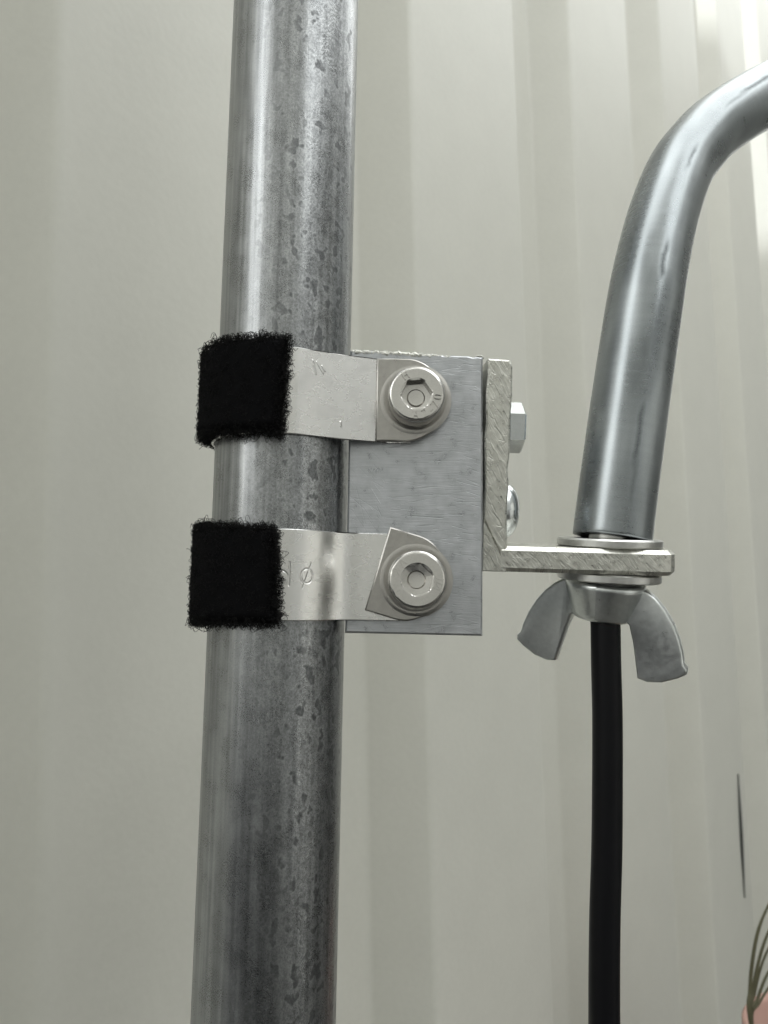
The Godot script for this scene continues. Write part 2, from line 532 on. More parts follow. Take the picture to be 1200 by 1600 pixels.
func clamp_band(label: String, y: float, leave: float, bend: PackedVector2Array, band_mat: Material, pad: Dictionary, sd: int) -> void:
	var root := thing("pipe_clamp", label, "clamp", "clamps round the pole", Transform3D(Basis(), Vector3(0, y, 0)))
	var st := begin()
	# local x-y of the outline becomes world x and -z
	var t := Transform3D(Basis(Vector3(1, 0, 0), Vector3(0, 0, -1), Vector3(0, 1, 0)), Vector3.ZERO)
	extrude(st, band_poly(leave, bend), -0.0099, 0.0099, 0.00018, t, true, 0.02, Vector4(0.1, -0.0198, -0.0099, 0))
	part("band", st, band_mat, root)
	# felt pad: loop pile glued over the band
	st = begin()
	var na := 60
	var ny := 26
	var f := FastNoiseLite.new()
	f.seed = sd
	f.frequency = 900.0
	var grid := []
	for layer in 2:
		var rows := []
		for j in ny + 1:
			var row := PackedVector3Array()
			for i in na + 1:
				var fa := float(i) / na
				var fy := float(j) / ny
				var ang := lerpf(pad.a0, lerpf(pad.a1_low, pad.a1_top, fy), fa)
				var yb := lerpf(pad.low_l, pad.low_r, fa)
				var yt := lerpf(pad.top_l, pad.top_r, fa)
				var yy := lerpf(yb, yt, fy) - y
				var r := BAND_R + 0.0001
				if layer == 1:
					var e := minf(minf(fa, 1.0 - fa) * na / 2.5, minf(fy, 1.0 - fy) * ny / 2.0)
					r += lerpf(0.0014, 0.0031, clampf(e, 0.0, 1.0))
					var q := around_pole(ang, r, yy)
					r += f.get_noise_3dv(q) * 0.0003
					yy += f.get_noise_3dv(q * 0.7 + Vector3(3, 1, 2)) * 0.0003
				row.append(around_pole(ang, r, yy))
			rows.append(row)
		grid.append(rows)
	for j in ny:
		for i in na:
			var o: Array = grid[1]
			quad(st, o[j][i], o[j][i + 1], o[j + 1][i + 1], o[j + 1][i], Vector2.ZERO, Vector2.ZERO, Vector2.ZERO, Vector2.ZERO, 1)
	for i in na:
		quad(st, grid[0][0][i], grid[0][0][i + 1], grid[1][0][i + 1], grid[1][0][i], Vector2.ZERO, Vector2.ZERO, Vector2.ZERO, Vector2.ZERO, 2)
		quad(st, grid[1][ny][i], grid[1][ny][i + 1], grid[0][ny][i + 1], grid[0][ny][i], Vector2.ZERO, Vector2.ZERO, Vector2.ZERO, Vector2.ZERO, 3)
	for j in ny:
		quad(st, grid[1][j][na], grid[0][j][na], grid[0][j + 1][na], grid[1][j + 1][na], Vector2.ZERO, Vector2.ZERO, Vector2.ZERO, Vector2.ZERO, 4)
		quad(st, grid[0][j][0], grid[1][j][0], grid[1][j + 1][0], grid[0][j + 1][0], Vector2.ZERO, Vector2.ZERO, Vector2.ZERO, Vector2.ZERO, 5)
	var felt := part("felt_pad", st, mats.black_pile, root)
	felt.set_meta("label", "black fuzzy felt pad wrapped over the band")
	# the loops of the pile
	rng.seed = sd
	st = begin()
	for k in 4200:
		var fa := rng.randf()
		var fy := rng.randf()
		var kind := rng.randf()
		var edge := 0
		if kind < 0.17:
			fy = 1.0; edge = 1
		elif kind < 0.32:
			fy = 0.0; edge = -1
		elif kind < 0.39:
			fa = 1.0; edge = 2
		var ang := lerpf(pad.a0, lerpf(pad.a1_low, pad.a1_top, fy), fa)
		var yy := lerpf(lerpf(pad.low_l, pad.low_r, fa), lerpf(pad.top_l, pad.top_r, fa), fy) - y
		var r := BAND_R + (0.0029 if edge == 0 else rng.randf_range(0.0003, 0.0029))
		var p := around_pole(ang, r, yy)
		var out := Vector3(sin(deg_to_rad(ang)), 0, cos(deg_to_rad(ang)))
		var along := Vector3(out.z, 0, -out.x)
		var dir := out
		if edge == 1: dir = (Vector3.UP + out * rng.randf_range(-0.1, 0.6)).normalized()
		elif edge == -1: dir = (Vector3.DOWN + out * rng.randf_range(-0.1, 0.6)).normalized()
		elif edge == 2: dir = (along + out * 0.5).normalized()
		dir = (dir + Vector3(rng.randfn(0, 0.35), rng.randfn(0, 0.35), rng.randfn(0, 0.35))).normalized()
		var side := dir.cross(Vector3(rng.randfn(), rng.randfn(), rng.randfn())).normalized()
		var side2 := dir.cross(side)
		var size := rng.randf_range(0.0004, 0.0014) * (1.2 if edge != 0 else 0.75)
		var rc := rng.randf_range(0.00020, 0.00050)
		if rng.randf() < 0.08:
			size *= 1.6; rc *= 1.4
		var turns := rng.randf_range(0.7, 1.5) * TAU
		var ph := rng.randf() * TAU
		var arch := rng.randf() < 0.5
		var pts := PackedVector3Array()
		for q in 10:
			var f2 := q / 9.0
			var rise := sin(f2 * PI * 0.92) if arch else f2
			var drift := side * (f2 * size * (0.9 if arch else 0.25))
			pts.append(p - dir * 0.0002 + dir * rise * size + drift + (side * (cos(ph + turns * f2) - cos(ph)) + side2 * (sin(ph + turns * f2) - sin(ph))) * rc * (0.35 if arch else 1.0))
		hair(st, pts, 0.000055)
	st.generate_normals()
	var pile := MeshInstance3D.new()
	pile.name = "pile_loops"
	pile.mesh = st.commit()
	pile.material_override = mats.black_hair
	pile.set_meta("kind", "stuff")
	felt.add_child(pile, true)

func hair(st: SurfaceTool, pts: PackedVector3Array, r: float) -> void:
	var n := pts.size()
	var prev := []
	for i in n:
		var d := (pts[mini(i + 1, n - 1)] - pts[maxi(i - 1, 0)]).normalized()
		var a := d.cross(Vector3(0.31, 0.83, 0.46)).normalized()
		var b := d.cross(a)
		var ring := [pts[i] + a * r, pts[i] + (-0.5 * a + 0.866 * b) * r, pts[i] + (-0.5 * a - 0.866 * b) * r]
		if i > 0:
			for k in 3:
				var m := (k + 1) % 3
				quad(st, prev[k], prev[m], ring[m], ring[k], Vector2.ZERO, Vector2.ZERO, Vector2.ZERO, Vector2.ZERO, 1)
		prev = ring

func build_clamps() -> void:
	# upper band: runs nearly straight from the front of the pole to the plate
	var bend := PackedVector2Array()
	for k in range(1, 8):
		var f := k / 7.0
		bend.append(Vector2(lerpf(-0.0185, 0.0000, f), lerpf(0.1548, 0.1618, f) + 0.0004 * sin(PI * f)))
	for x in [0.0030, 0.0060]:
		bend.append(Vector2(x, 0.1621))
	clamp_band("upper steel band clamp with nicked smooth strap and black felt pad", 0.0436, 20.0, bend, mats.band_plain, {
		"a0": -128.0, "a1_top": 10.0, "a1_low": 7.0, "low_l": 0.0358, "low_r": 0.0333, "top_l": 0.0556, "top_r": 0.0545}, 11)
	# lower band: hugs the pole and then bends out flat onto the plate
	bend = PackedVector2Array()
	var leave := deg_to_rad(47.0)
	var c0 := Vector2(POLE.x + BAND_R * sin(leave), -(POLE.z + BAND_R * cos(leave)))
	var tan0 := Vector2(cos(leave), sin(leave))
	var p3 := Vector2(-0.0045, 0.1621)
	for k in range(1, 13):
		var f := k / 12.0
		bend.append(c0.bezier_interpolate(c0 + tan0 * 0.0030, p3 - Vector2(0.0036, 0), p3, f))
	for x in [-0.001, 0.0030, 0.0060]:
		bend.append(Vector2(x, 0.1621))
	clamp_band("lower steel band clamp with stamped crossed circle and black felt pad", 0.0028, 47.0, bend, mats.band_stamped, {
		"a0": -128.0, "a1_top": 5.0, "a1_low": 9.0, "low_l": -0.0082, "low_r": -0.0076, "top_l": 0.0142, "top_r": 0.0125}, 12)

func build_plate() -> void:
	var root := thing("angle_plate", "flat scratched aluminium angle plate beside the pole under both screw heads", "plate")
	var st := begin()
	var out := PackedVector2Array([Vector2(-0.0084, -0.0100), Vector2(0.0228, -0.0102)])
	# the top edge was sawn by hand: slightly ragged
	rng.seed = 5
	var n := 26
	for k in n + 1:
		var f := 1.0 - float(k) / n
		out.append(Vector2(lerpf(-0.0086, 0.0228, f), lerpf(0.0562, 0.0549, f) + rng.randf_range(-0.00018, 0.00018)))
	extrude(st, out, -0.1660, -0.1630, 0.00045, Transform3D(), false, 0.04)
	part("front_flange", st, mats.filed_aluminium, root)
	st = begin()
	extrude(st, PackedVector2Array([Vector2(0.0196, -0.0100), Vector2(0.0226, -0.0100), Vector2(0.0226, 0.0546), Vector2(0.0196, 0.0546)]), -0.2000, -0.1661, 0.0003, Transform3D(), false, 0.04)
	part("side_flange", st, mats.filed_aluminium, root)
	# ragged bright burr along the sawn top edge
	st = begin()
	var bp := PackedVector3Array()
	var br := PackedFloat32Array()
	rng.seed = 41
	for k in 70:
		var f := k / 69.0
		bp.append(Vector3(lerpf(-0.0082, 0.0150, f), lerpf(0.0559, 0.0549, f) + rng.randf_range(-0.0002, 0.0002), -0.1634 + rng.randf_range(-0.0002, 0.00015)))
		br.append(rng.randf_range(0.00035, 0.0008) * (1.0 if f < 0.7 else lerpf(1.0, 0.4, (f - 0.7) / 0.3)))
	sweep(st, bp, br, 7)
	part("sawn_edge", st, mats.sawn_aluminium, root)
	# a curl of swarf left on the corner
	st = begin()
	var c := PackedVector3Array([Vector3(0.0208, 0.0549, -0.1640), Vector3(0.0216, 0.0554, -0.1637), Vector3(0.0226, 0.0553, -0.1637), Vector3(0.0231, 0.0547, -0.1638)])
	sweep(st, smooth_line(c, 5), PackedFloat32Array([0.00015, 0.0002, 0.00025, 0.00025, 0.00025, 0.00025, 0.00025, 0.00025, 0.00025, 0.00025, 0.00025, 0.00025, 0.0002, 0.0002, 0.00015, 0.0001]), 8)
	part("burr", st, mats.sawn_aluminium, root)

func d_outline(r: float, cut: float) -> PackedVector2Array:
	var p := PackedVector2Array([Vector2(-cut, r), Vector2(-cut, -r), Vector2(-cut * 0.5, -r)])
	for k in 33:
		var a := lerpf(-PI / 2.0 + 0.0, PI / 2.0, k / 32.0)
		p.append(Vector2(-0.0021 + cos(a) * (r - 0.0008) * 1.0, sin(a) * r))
	p.append(Vector2(-cut * 0.5, r))
	return p

func build_saddle(label: String, at: Vector3, turn: float) -> void:
	var root := thing("saddle_washer", label, "washer", "D-shaped washers under the screws", Transform3D(Basis(Vector3.BACK, deg_to_rad(turn)), at))
	var st := begin()
	extrude(st, d_outline(0.0098, 0.0090), 0.0, 0.0014, 0.0003, Transform3D(), true, 0.02)
	part("plate", st, mats.stainless_dull, root)
	# pressed ring round the screw
	st = begin()
	lathe(st, [Vector2(0.0084, 0.00135), Vector2(0.0080, 0.00143), Vector2(0.0076, 0.00155), Vector2(0.0072, 0.00158), Vector2(0.0069, 0.00152), Vector2(0.0066, 0.00145), Vector2(0.0040, 0.00145)], 48, Transform3D(Basis(Vector3.RIGHT, PI / 2.0), Vector3.ZERO), true)
	part("pressed_ring", st, mats.stainless_dull, root)

func build_screw(label: String, at: Vector3, turn: float, marks: Array) -> void:
	var root := thing("socket_screw", label, "screw", "socket head screws through the plate", Transform3D(Basis(Vector3.BACK, deg_to_rad(turn)), at))
	var face := Transform3D(Basis(Vector3.RIGHT, PI / 2.0), Vector3.ZERO)
	var R := 0.0064
	var H := 0.0052
	var st := begin()
	lathe(st, [Vector2(0.0, 0.0), Vector2(R - 0.0004, 0.0), Vector2(R, 0.0003), Vector2(R, H - 0.0007), Vector2(R - 0.00012, H - 0.0004), Vector2(R - 0.0004, H - 0.00012), Vector2(R - 0.0007, H)], 64, face, false)
	# the ring face down to the six-sided socket
	var seg := 60
	var hexr := 0.00365
	var depth := H - 0.0038
	for i in seg:
		var a0 := TAU * i / seg; var a1 := TAU * (i + 1) / seg
		var h0 := hex_at(a0, hexr); var h1 := hex_at(a1, hexr)
		var o0 := Vector3(cos(a0), sin(a0), 0) * (R - 0.0007) + Vector3(0, 0, H)
		var o1 := Vector3(cos(a1), sin(a1), 0) * (R - 0.0007) + Vector3(0, 0, H)
		var c0 := Vector3(cos(a0), sin(a0), 0) * 0.00370 + Vector3(0, 0, H)
		var c1 := Vector3(cos(a1), sin(a1), 0) * 0.00370 + Vector3(0, 0, H)
		quad(st, c0, o0, o1, c1, Vector2(a0, 0), Vector2(a0, 0.2), Vector2(a1, 0.2), Vector2(a1, 0), 20)
		var m0 := h0 + Vector3(0, 0, H - 0.0001); var m1 := h1 + Vector3(0, 0, H - 0.0001)
		quad(st, m0, c0, c1, m1, Vector2(a0, 0), Vector2(a0, 0.1), Vector2(a1, 0.1), Vector2(a1, 0), 21)
	part("head", st, mats.stainless, root)
	st = begin()
	for i in seg:
		var a0 := TAU * i / seg; var a1 := TAU * (i + 1) / seg
		var h0 := hex_at(a0, hexr); var h1 := hex_at(a1, hexr)
		quad(st, h0 + Vector3(0, 0, depth), h0 + Vector3(0, 0, H - 0.0001), h1 + Vector3(0, 0, H - 0.0001), h1 + Vector3(0, 0, depth), Vector2(a0, 0), Vector2(a0, 0.2), Vector2(a1, 0.2), Vector2(a1, 0), -1)
		var e0 := Vector3(cos(a0), sin(a0), 0) * 0.0021 + Vector3(0, 0, depth - 0.0002); var e1 := Vector3(cos(a1), sin(a1), 0) * 0.0021 + Vector3(0, 0, depth - 0.0002)
		quad(st, e0, h0 + Vector3(0, 0, depth), h1 + Vector3(0, 0, depth), e1, Vector2(a0, 0), Vector2(a0, 0.1), Vector2(a1, 0.1), Vector2(a1, 0), 22)
		var d0 := Vector3(cos(a0), sin(a0), 0) * 0.0018 + Vector3(0, 0, depth + 0.0002); var d1 := Vector3(cos(a1), sin(a1), 0) * 0.0018 + Vector3(0, 0, depth + 0.0002)
		quad(st, d0, e0, e1, d1, Vector2(a0, 0), Vector2(a0, 0.1), Vector2(a1, 0.1), Vector2(a1, 0), 23)
		v(st, Vector3(0, 0, depth), Vector2(0, 0), 24); v(st, d1, Vector2(a1, 0.1), 24); v(st, d0, Vector2(a0, 0.1), 24)
	part("socket", st, mats.stainless, root)
	# raised marks on the ring
	var font := SystemFont.new()
	font.font_names = PackedStringArray(["Droid Sans"])
	for k in marks:
		var tm := TextMesh.new()
		tm.text = k[0]
		tm.font = font
		tm.font_size = 32
		tm.pixel_size = 0.01
		tm.depth = 0.11
		var a := deg_to_rad(k[1] - turn)
		var o := MeshInstance3D.new()
		o.name = "stamped_mark"
		o.mesh = tm
		o.material_override = mats.stainless
		o.transform = Transform3D(Basis(Vector3.BACK, a + deg_to_rad(k[2])).scaled(Vector3.ONE * 0.0078), Vector3(cos(a) * 0.00485, sin(a) * 0.00485, H + 0.00005))
		root.add_child(o, true)

func hex_at(a: float, r: float) -> Vector3:
	var m := fposmod(a, PI / 3.0) - PI / 6.0
	var d := r * cos(PI / 6.0) / cos(m)
	return Vector3(cos(a) * d, sin(a) * d, 0)

# ---------------------------------------------------------------- the arm with the bent tube
func arm_frame() -> Transform3D:
	return Transform3D(Basis(Vector3.BACK, deg_to_rad(-0.7)) * Basis(Vector3.RIGHT, deg_to_rad(6.0)), Vector3(0.0566, 0.0114, -0.1780))

func build_arm() -> void:
	var root := thing("angle_bracket", "thick sawn aluminium angle bracket reaching out from plate to bent tube", "bracket", "", arm_frame())
	var st := begin()
	extrude(st, ragged(PackedVector2Array([Vector2(-0.0334, 0.0063), Vector2(-0.0276, -0.0050), Vector2(-0.0279, 0.0004), Vector2(-0.0278, 0.0250), Vector2(-0.0275, 0.0350), Vector2(-0.0275, 0.0420), Vector2(-0.0282, 0.0436), Vector2(-0.0334, 0.0437)]), 0.0035, 0.00012, 3), -0.0125, 0.0122, 0.0004, Transform3D(), false, 0.02)
	part("vertical_leg", st, mats.sawn_aluminium, root)
	st = begin()
	extrude(st, PackedVector2Array([Vector2(-0.0334, -0.0060), Vector2(-0.0277, -0.0060), Vector2(-0.0277, -0.0050), Vector2(-0.0334, 0.0061)]), -0.0124, 0.0123, 0.0002, Transform3D(), false, 0.02)
	part("corner_web", st, mats.sawn_aluminium, root)
	st = begin()
	# seen from above: x and -z
	var t := Transform3D(Basis(Vector3(1, 0, 0), Vector3(0, 0, -1), Vector3(0, 1, 0)), Vector3.ZERO)
	var out := PackedVector2Array([Vector2(-0.0291, -0.0124), Vector2(0.0030, -0.0125), Vector2(0.0085, -0.0124), Vector2(0.0108, -0.0116), Vector2(0.0125, -0.0100), Vector2(0.0136, -0.0072), Vector2(0.0141, -0.0040), Vector2(0.0141, 0.0050), Vector2(0.0110, 0.0100), Vector2(0.0075, 0.0124), Vector2(-0.0291, 0.0126)])
	extrude(st, ragged(out, 0.006, 0.00010, 4), -0.0060, 0.0, 0.0010, t, false, 0.02)
	part("horizontal_leg", st, mats.sawn_aluminium, root)
	# bolts through the vertical leg, heads on its right side
	var tb := arm_frame() * Transform3D(Basis(Vector3.BACK, -PI / 2.0), Vector3(-0.0274, 0.0295, -0.002))
	var b := thing("hex_bolt", "bright hexagon bolt head on the bracket side above the domed one", "bolt", "bolts on the bracket side", tb)
	st = begin()
	lathe(st, [Vector2(0.0, 0.0), Vector2(0.0072, 0.0), Vector2(0.0074, 0.0003), Vector2(0.0072, 0.0008), Vector2(0.0, 0.0009)], 40)
	part("flange", st, mats.zinc_bright, b)
	st = begin()
	var hexa := PackedVector2Array()
	for k in 6:
		var a := deg_to_rad(k * 60.0 + 4.0)
		hexa.append(Vector2(cos(a), sin(a)) * 0.0064)
	extrude(st, hexa, 0.0008, 0.0052, 0.0005, Transform3D(Basis(Vector3(1, 0, 0), Vector3(0, 0, -1), Vector3(0, 1, 0)), Vector3.ZERO))
	part("head", st, mats.zinc_bright, b)
	tb = arm_frame() * Transform3D(Basis(Vector3.BACK, -PI / 2.0), Vector3(-0.0277, 0.0085, -0.002))
	b = thing("domed_bolt", "domed zinc bolt head on the bracket side just above its foot", "bolt", "bolts on the bracket side", tb)
	st = begin()
	var prof := [Vector2(0.0, 0.0), Vector2(0.0072, 0.0)]
	for k in 9:
		var a := k / 8.0 * PI / 2.0
		prof.append(Vector2(0.0072 * pow(cos(a), 0.7), 0.0008 + 0.0042 * sin(a)))
	prof[prof.size() - 1] = Vector2(0.0, 0.0050)
	lathe(st, prof, 48, Transform3D(), true)
	part("dome", st, mats.zinc_bright, b)

func build_stack() -> void:
	var fr := arm_frame()
	var up := fr * Transform3D(Basis(), Vector3(0.0, 0.0001, 0.0))
	var w := thing("flat_washer", "flat grey washer lying on the bracket under the tube end", "washer", "washers on the bracket foot", up)
	var st := begin()
	lathe(st, [Vector2(0.0065, 0.0), Vector2(0.0123, 0.0), Vector2(0.0127, 0.0003), Vector2(0.0127, 0.0017), Vector2(0.0123, 0.0021), Vector2(0.0065, 0.0021), Vector2(0.0065, 0.0)], 72)
	part("ring", st, mats.washer_steel, w)
	var low := fr * Transform3D(Basis(Vector3.BACK, deg_to_rad(-1.0)), Vector3(0.0, -0.0083, 0.0002))
	w = thing("flat_washer", "flat grey washer pressed against the bracket underside by the wing nut", "washer", "washers on the bracket foot", low)
	st = begin()
	lathe(st, [Vector2(0.0065, 0.0), Vector2(0.0121, 0.0), Vector2(0.0125, 0.0003), Vector2(0.0125, 0.0018), Vector2(0.0121, 0.0021), Vector2(0.0065, 0.0021), Vector2(0.0065, 0.0)], 72)
	part("ring", st, mats.washer_steel, w)
	# wing nut
	var nf := fr * Transform3D(Basis(Vector3.RIGHT, deg_to_rad(5.0)) * Basis(Vector3.BACK, deg_to_rad(-3.0)) * Basis(Vector3.UP, deg_to_rad(-30.0)), Vector3(-0.0006, -0.0084, 0.0))
	var nut := thing("wing_nut", "bluish zinc wing nut with both wings hanging down under the bracket", "nut", "", nf)
	st = begin()
	lathe(st, [Vector2(0.0054, -0.0080), Vector2(0.0058, -0.0092), Vector2(0.0066, -0.0096), Vector2(0.0074, -0.0090), Vector2(0.0078, -0.0078), Vector2(0.0088, -0.0045), Vector2(0.0096, -0.0018), Vector2(0.0098, -0.0008), Vector2(0.0094, -0.0001), Vector2(0.0088, 0.0), Vector2(0.0054, 0.0), Vector2(0.0054, -0.0080)], 64, Transform3D(), true)
	part("hub", st, mats.zinc, nut)
	var outline := PackedVector2Array([Vector2(0.0050, -0.0082), Vector2(0.0074, -0.0100), Vector2(0.0086, -0.0140), Vector2(0.0096, -0.0185), Vector2(0.0106, -0.0232), Vector2(0.0130, -0.0237), Vector2(0.0165, -0.0230), Vector2(0.0200, -0.0212), Vector2(0.0219, -0.0198), Vector2(0.0220, -0.0184), Vector2(0.0211, -0.0174), Vector2(0.0206, -0.0150), Vector2(0.0194, -0.0115), Vector2(0.0176, -0.0079), Vector2(0.0154, -0.0048), Vector2(0.0130, -0.0024), Vector2(0.0106, -0.0008), Vector2(0.0082, -0.0004), Vector2(0.0050, -0.0010)])
	for s in [1.0, -1.0]:
		st = begin()
		wing_shape(st, outline, s)
		part("wing", st, mats.zinc, nut)
	# the tube
	var c := PackedVector3Array()
	for q in [[956, 841, -0.1780], [966, 760, -0.1780], [985, 620, -0.1783], [1005, 485, -0.1795], [1018, 410, -0.1815], [1036, 335, -0.1850], [1061, 268, -0.1890], [1087, 231, -0.1920], [1116, 201, -0.1950], [1171, 164, -0.2000], [1240, 130, -0.2060], [1340, 98, -0.2150], [1480, 70, -0.2300]]:
		c.append(at_pixel(q[0], q[1], q[2]))
	c = smooth_line(c, 10)
	var rad := PackedFloat32Array()
	for i in c.size():
		var f := float(i) / c.size()
		rad.append(lerpf(0.00965, 0.0092, clampf((f - 0.25) * 4.0, 0.0, 1.0)))
	rad[0] = 0.0091
	c.insert(1, c[0].lerp(c[1], 0.06))
	rad.insert(1, 0.00958)
	st = begin()
	sweep(st, c, rad, 56, 0.12)
	var tube := part("bent_tube", st, mats.zinc_tube, self)
	tag(tube, "smooth zinc steel tube rising from the washer and bending away over the wall", "tube")
	# threaded stub that joins tube, washers and nut
	st = begin()
	lathe(st, [Vector2(0.0, -0.0160), Vector2(0.0050, -0.0160), Vector2(0.0050, 0.0075), Vector2(0.0, 0.0075)], 40)
	var stub := part("threaded_stub", st, mats.washer_steel, self, fr)
	tag(stub, "short steel stub through the washers between tube end and wing nut", "stub")
	# cable
	c = PackedVector3Array()
	for q in [[945, 955, -0.1780], [946, 975, -0.1780], [947, 1040, -0.1780], [949, 1120, -0.1780], [949, 1230, -0.1780], [948, 1330, -0.1780], [945, 1440, -0.1780], [944, 1560, -0.1780], [945, 1680, -0.1782], [948, 1850, -0.1785]]:
		c.append(at_pixel(q[0], q[1], q[2]))
	c.append(Vector3(0.0560, -0.30, -0.1800))
	c.append(Vector3(0.0600, -0.719, -0.1800))
	c = smooth_line(c, 8)
	rad = PackedFloat32Array()
	for i in c.size():
		rad.append(0.0036)
	st = begin()
	sweep(st, c, rad, 28, 0.02)
	var cable := part("black_cable", st, mats.black_rubber, self)
	tag(cable, "black rubber cable hanging straight down out of the wing nut", "cable")

# a cast wing: rounded rim, thicker where it runs into the hub
func wing_shape(st: SurfaceTool, outline: PackedVector2Array, s: float) -> void:
	var poly := PackedVector2Array()
	for p in outline:
		poly.append(Vector2(p.x * s * (0.96 if p.x > 0.006 else 1.0), p.y * 0.97))
	if s < 0.0:
		poly.reverse()
	var rings := [[0.0, 0.55], [0.00006, 0.72], [0.00022, 0.90], [0.00045, 0.98], [0.0007, 1.0]]
	var outs := []
	for r in rings:
		outs.append(inset(poly, r[0]))
	var n := poly.size()
	for i in n:
		var j := (i + 1) % n
		quad(st, wing_at(poly[i], -0.55), wing_at(poly[j], -0.55), wing_at(poly[j], 0.55), wing_at(poly[i], 0.55), poly[i] / 0.02, poly[j] / 0.02, poly[j] / 0.02, poly[i] / 0.02, 1)
	for side in [1.0, -1.0]:
		for k in rings.size() - 1:
			for i in n:
				var j := (i + 1) % n
				var a := wing_at(outs[k][i], rings[k][1] * side); var b := wing_at(outs[k][j], rings[k][1] * side)
				var c := wing_at(outs[k + 1][j], rings[k + 1][1] * side); var d := wing_at(outs[k + 1][i], rings[k + 1][1] * side)
				var ua := Vector2(a.x, a.y) / 0.02; var uc := Vector2(c.x, c.y) / 0.02
				if side > 0.0:
					quad(st, a, b, c, d, ua, Vector2(b.x, b.y) / 0.02, uc, Vector2(d.x, d.y) / 0.02, 1)
				else:
					quad(st, b, a, d, c, Vector2(b.x, b.y) / 0.02, ua, Vector2(d.x, d.y) / 0.02, uc, 1)
		var cap: PackedVector2Array = outs[rings.size() - 1]
		var tri := Geometry2D.triangulate_polygon(cap)
		for i in range(0, tri.size(), 3):
			var a := cap[tri[i]]; var b := cap[tri[i + 1]]; var c := cap[tri[i + 2]]
			if ((b - a).cross(c - a) < 0.0) == (side > 0.0):
				var w := b; b = c; c = w
			v(st, wing_at(a, side), a / 0.02, 1); v(st, wing_at(c, side), c / 0.02, 1); v(st, wing_at(b, side), b / 0.02, 1)

func wing_at(p: Vector2, f: float) -> Vector3:
	var d := (absf(p.x) - 0.0050) / 0.0032
	return Vector3(p.x, p.y, f * (0.0016 + 0.0024 * exp(-d * d)))

# where a measured point of the photograph lies at a known depth
func at_pixel(x: float, y: float, z: float) -> Vector3:
	var d := camera_basis() * Vector3((x - 600.0) / 1110.0, (800.0 - y) / 1110.0, -1.0)
	return d * (z / d.z)

func camera_basis() -> Basis:
	return Basis(Vector3.RIGHT, deg_to_rad(6.2)) * Basis(Vector3.BACK, deg_to_rad(0.93))

# ---------------------------------------------------------------- setting
func wall_frame() -> Transform3D:
	return Transform3D(Basis(Vector3(0.681, 0.0392, -0.7312), Vector3(-0.038, 0.9991, 0.0182), Vector3(0.7313, 0.0154, 0.6819)).orthonormalized(), Vector3(0.0883, 0.4337, -0.4800))

func build_wall() -> void:
	var P := 0.207
	var d := 0.026
	var prof := PackedVector2Array()
	# rounded folds
	var knots := []
	for n in range(-4, 12):
		knots.append_array([Vector2(n + 0.43, 0.0), Vector2(n + 1.0, 0.0), Vector2(n + 1.12, -d), Vector2(n + 1.31, -d)])
	var raw := PackedVector2Array()
	for k in knots:
		raw.append(Vector2(k.x * P, k.y))
	for i in range(raw.size()):
		if i == 0 or i == raw.size() - 1:
			prof.append(raw[i]); continue
		var a := (raw[i - 1] - raw[i]).normalized(); var b := (raw[i + 1] - raw[i]).normalized()
		var r := 0.0030
		for k in 6:
			var f := k / 5.0
			prof.append((raw[i] + a * r).lerp(raw[i], f).lerp(raw[i].lerp(raw[i] + b * r, f), f))
	var st := begin()
	var y0 := -1.20
	var y1 := 1.6
	var s := 0.0
	for i in prof.size() - 1:
		var l := prof[i].distance_to(prof[i + 1])
		var A := prof[i]; var B := prof[i + 1]
		quad(st, Vector3(A.x, y0, A.y), Vector3(B.x, y0, B.y), Vector3(B.x, y1, B.y), Vector3(A.x, y1, A.y), Vector2(s, y0) / 0.3, Vector2(s + l, y0) / 0.3, Vector2(s + l, y1) / 0.3, Vector2(s, y1) / 0.3, 1)
		var nrm := Vector2(B.y - A.y, -(B.x - A.x)).normalized() * 0.0008
		quad(st, Vector3(B.x + nrm.x, y0, B.y + nrm.y), Vector3(A.x + nrm.x, y0, A.y + nrm.y), Vector3(A.x + nrm.x, y1, A.y + nrm.y), Vector3(B.x + nrm.x, y1, B.y + nrm.y), Vector2.ZERO, Vector2.ZERO, Vector2.ZERO, Vector2.ZERO, 2)
		s += l
	var wall := part("wall", st, mats.painted_sheet, self, wall_frame())
	wall.set_meta("kind", "structure")
	# a narrow dark sliver set on the sheet, pointed at both ends
	st = begin()
	var dark_sliver := PackedVector2Array()
	for k in 13:
		var f := k / 12.0
		dark_sliver.append(Vector2(0.0030 * pow(sin(PI * f), 1.5) + 0.0001, lerpf(-0.062, 0.062, f)))
	for k in 13:
		var f := 1.0 - k / 12.0
		dark_sliver.append(Vector2(-0.0030 * pow(sin(PI * f), 1.5) - 0.0001, lerpf(-0.062, 0.062, f)))
	extrude(st, dark_sliver, 0.0, 0.0012, 0.0)
	var p := wall_frame().affine_inverse() * wall_point(1157, 1305)
	var sliver := part("dark_sliver", st, mats.dark_flat, wall, Transform3D(Basis(Vector3.BACK, deg_to_rad(-2.0)), Vector3(p.x, p.y, 0.0003)))
	sliver.set_meta("label", "narrow dark pointed strip on the painted sheet")

func wall_point(x: float, y: float) -> Vector3:
	var f := wall_frame()
	var d := at_pixel(x, y, -1.0)
	return d * (f.origin.dot(f.basis.z) / d.dot(f.basis.z))

func build_ground() -> void:
	var st := begin()
	quad(st, Vector3(-12, -0.72, 12), Vector3(12, -0.72, 12), Vector3(12, -0.72, -12), Vector3(-12, -0.72, -12), Vector2(0, 0), Vector2(60, 0), Vector2(60, 60), Vector2(0, 60))
	part("ground", st, mats.grey_ground, self).set_meta("kind", "structure")

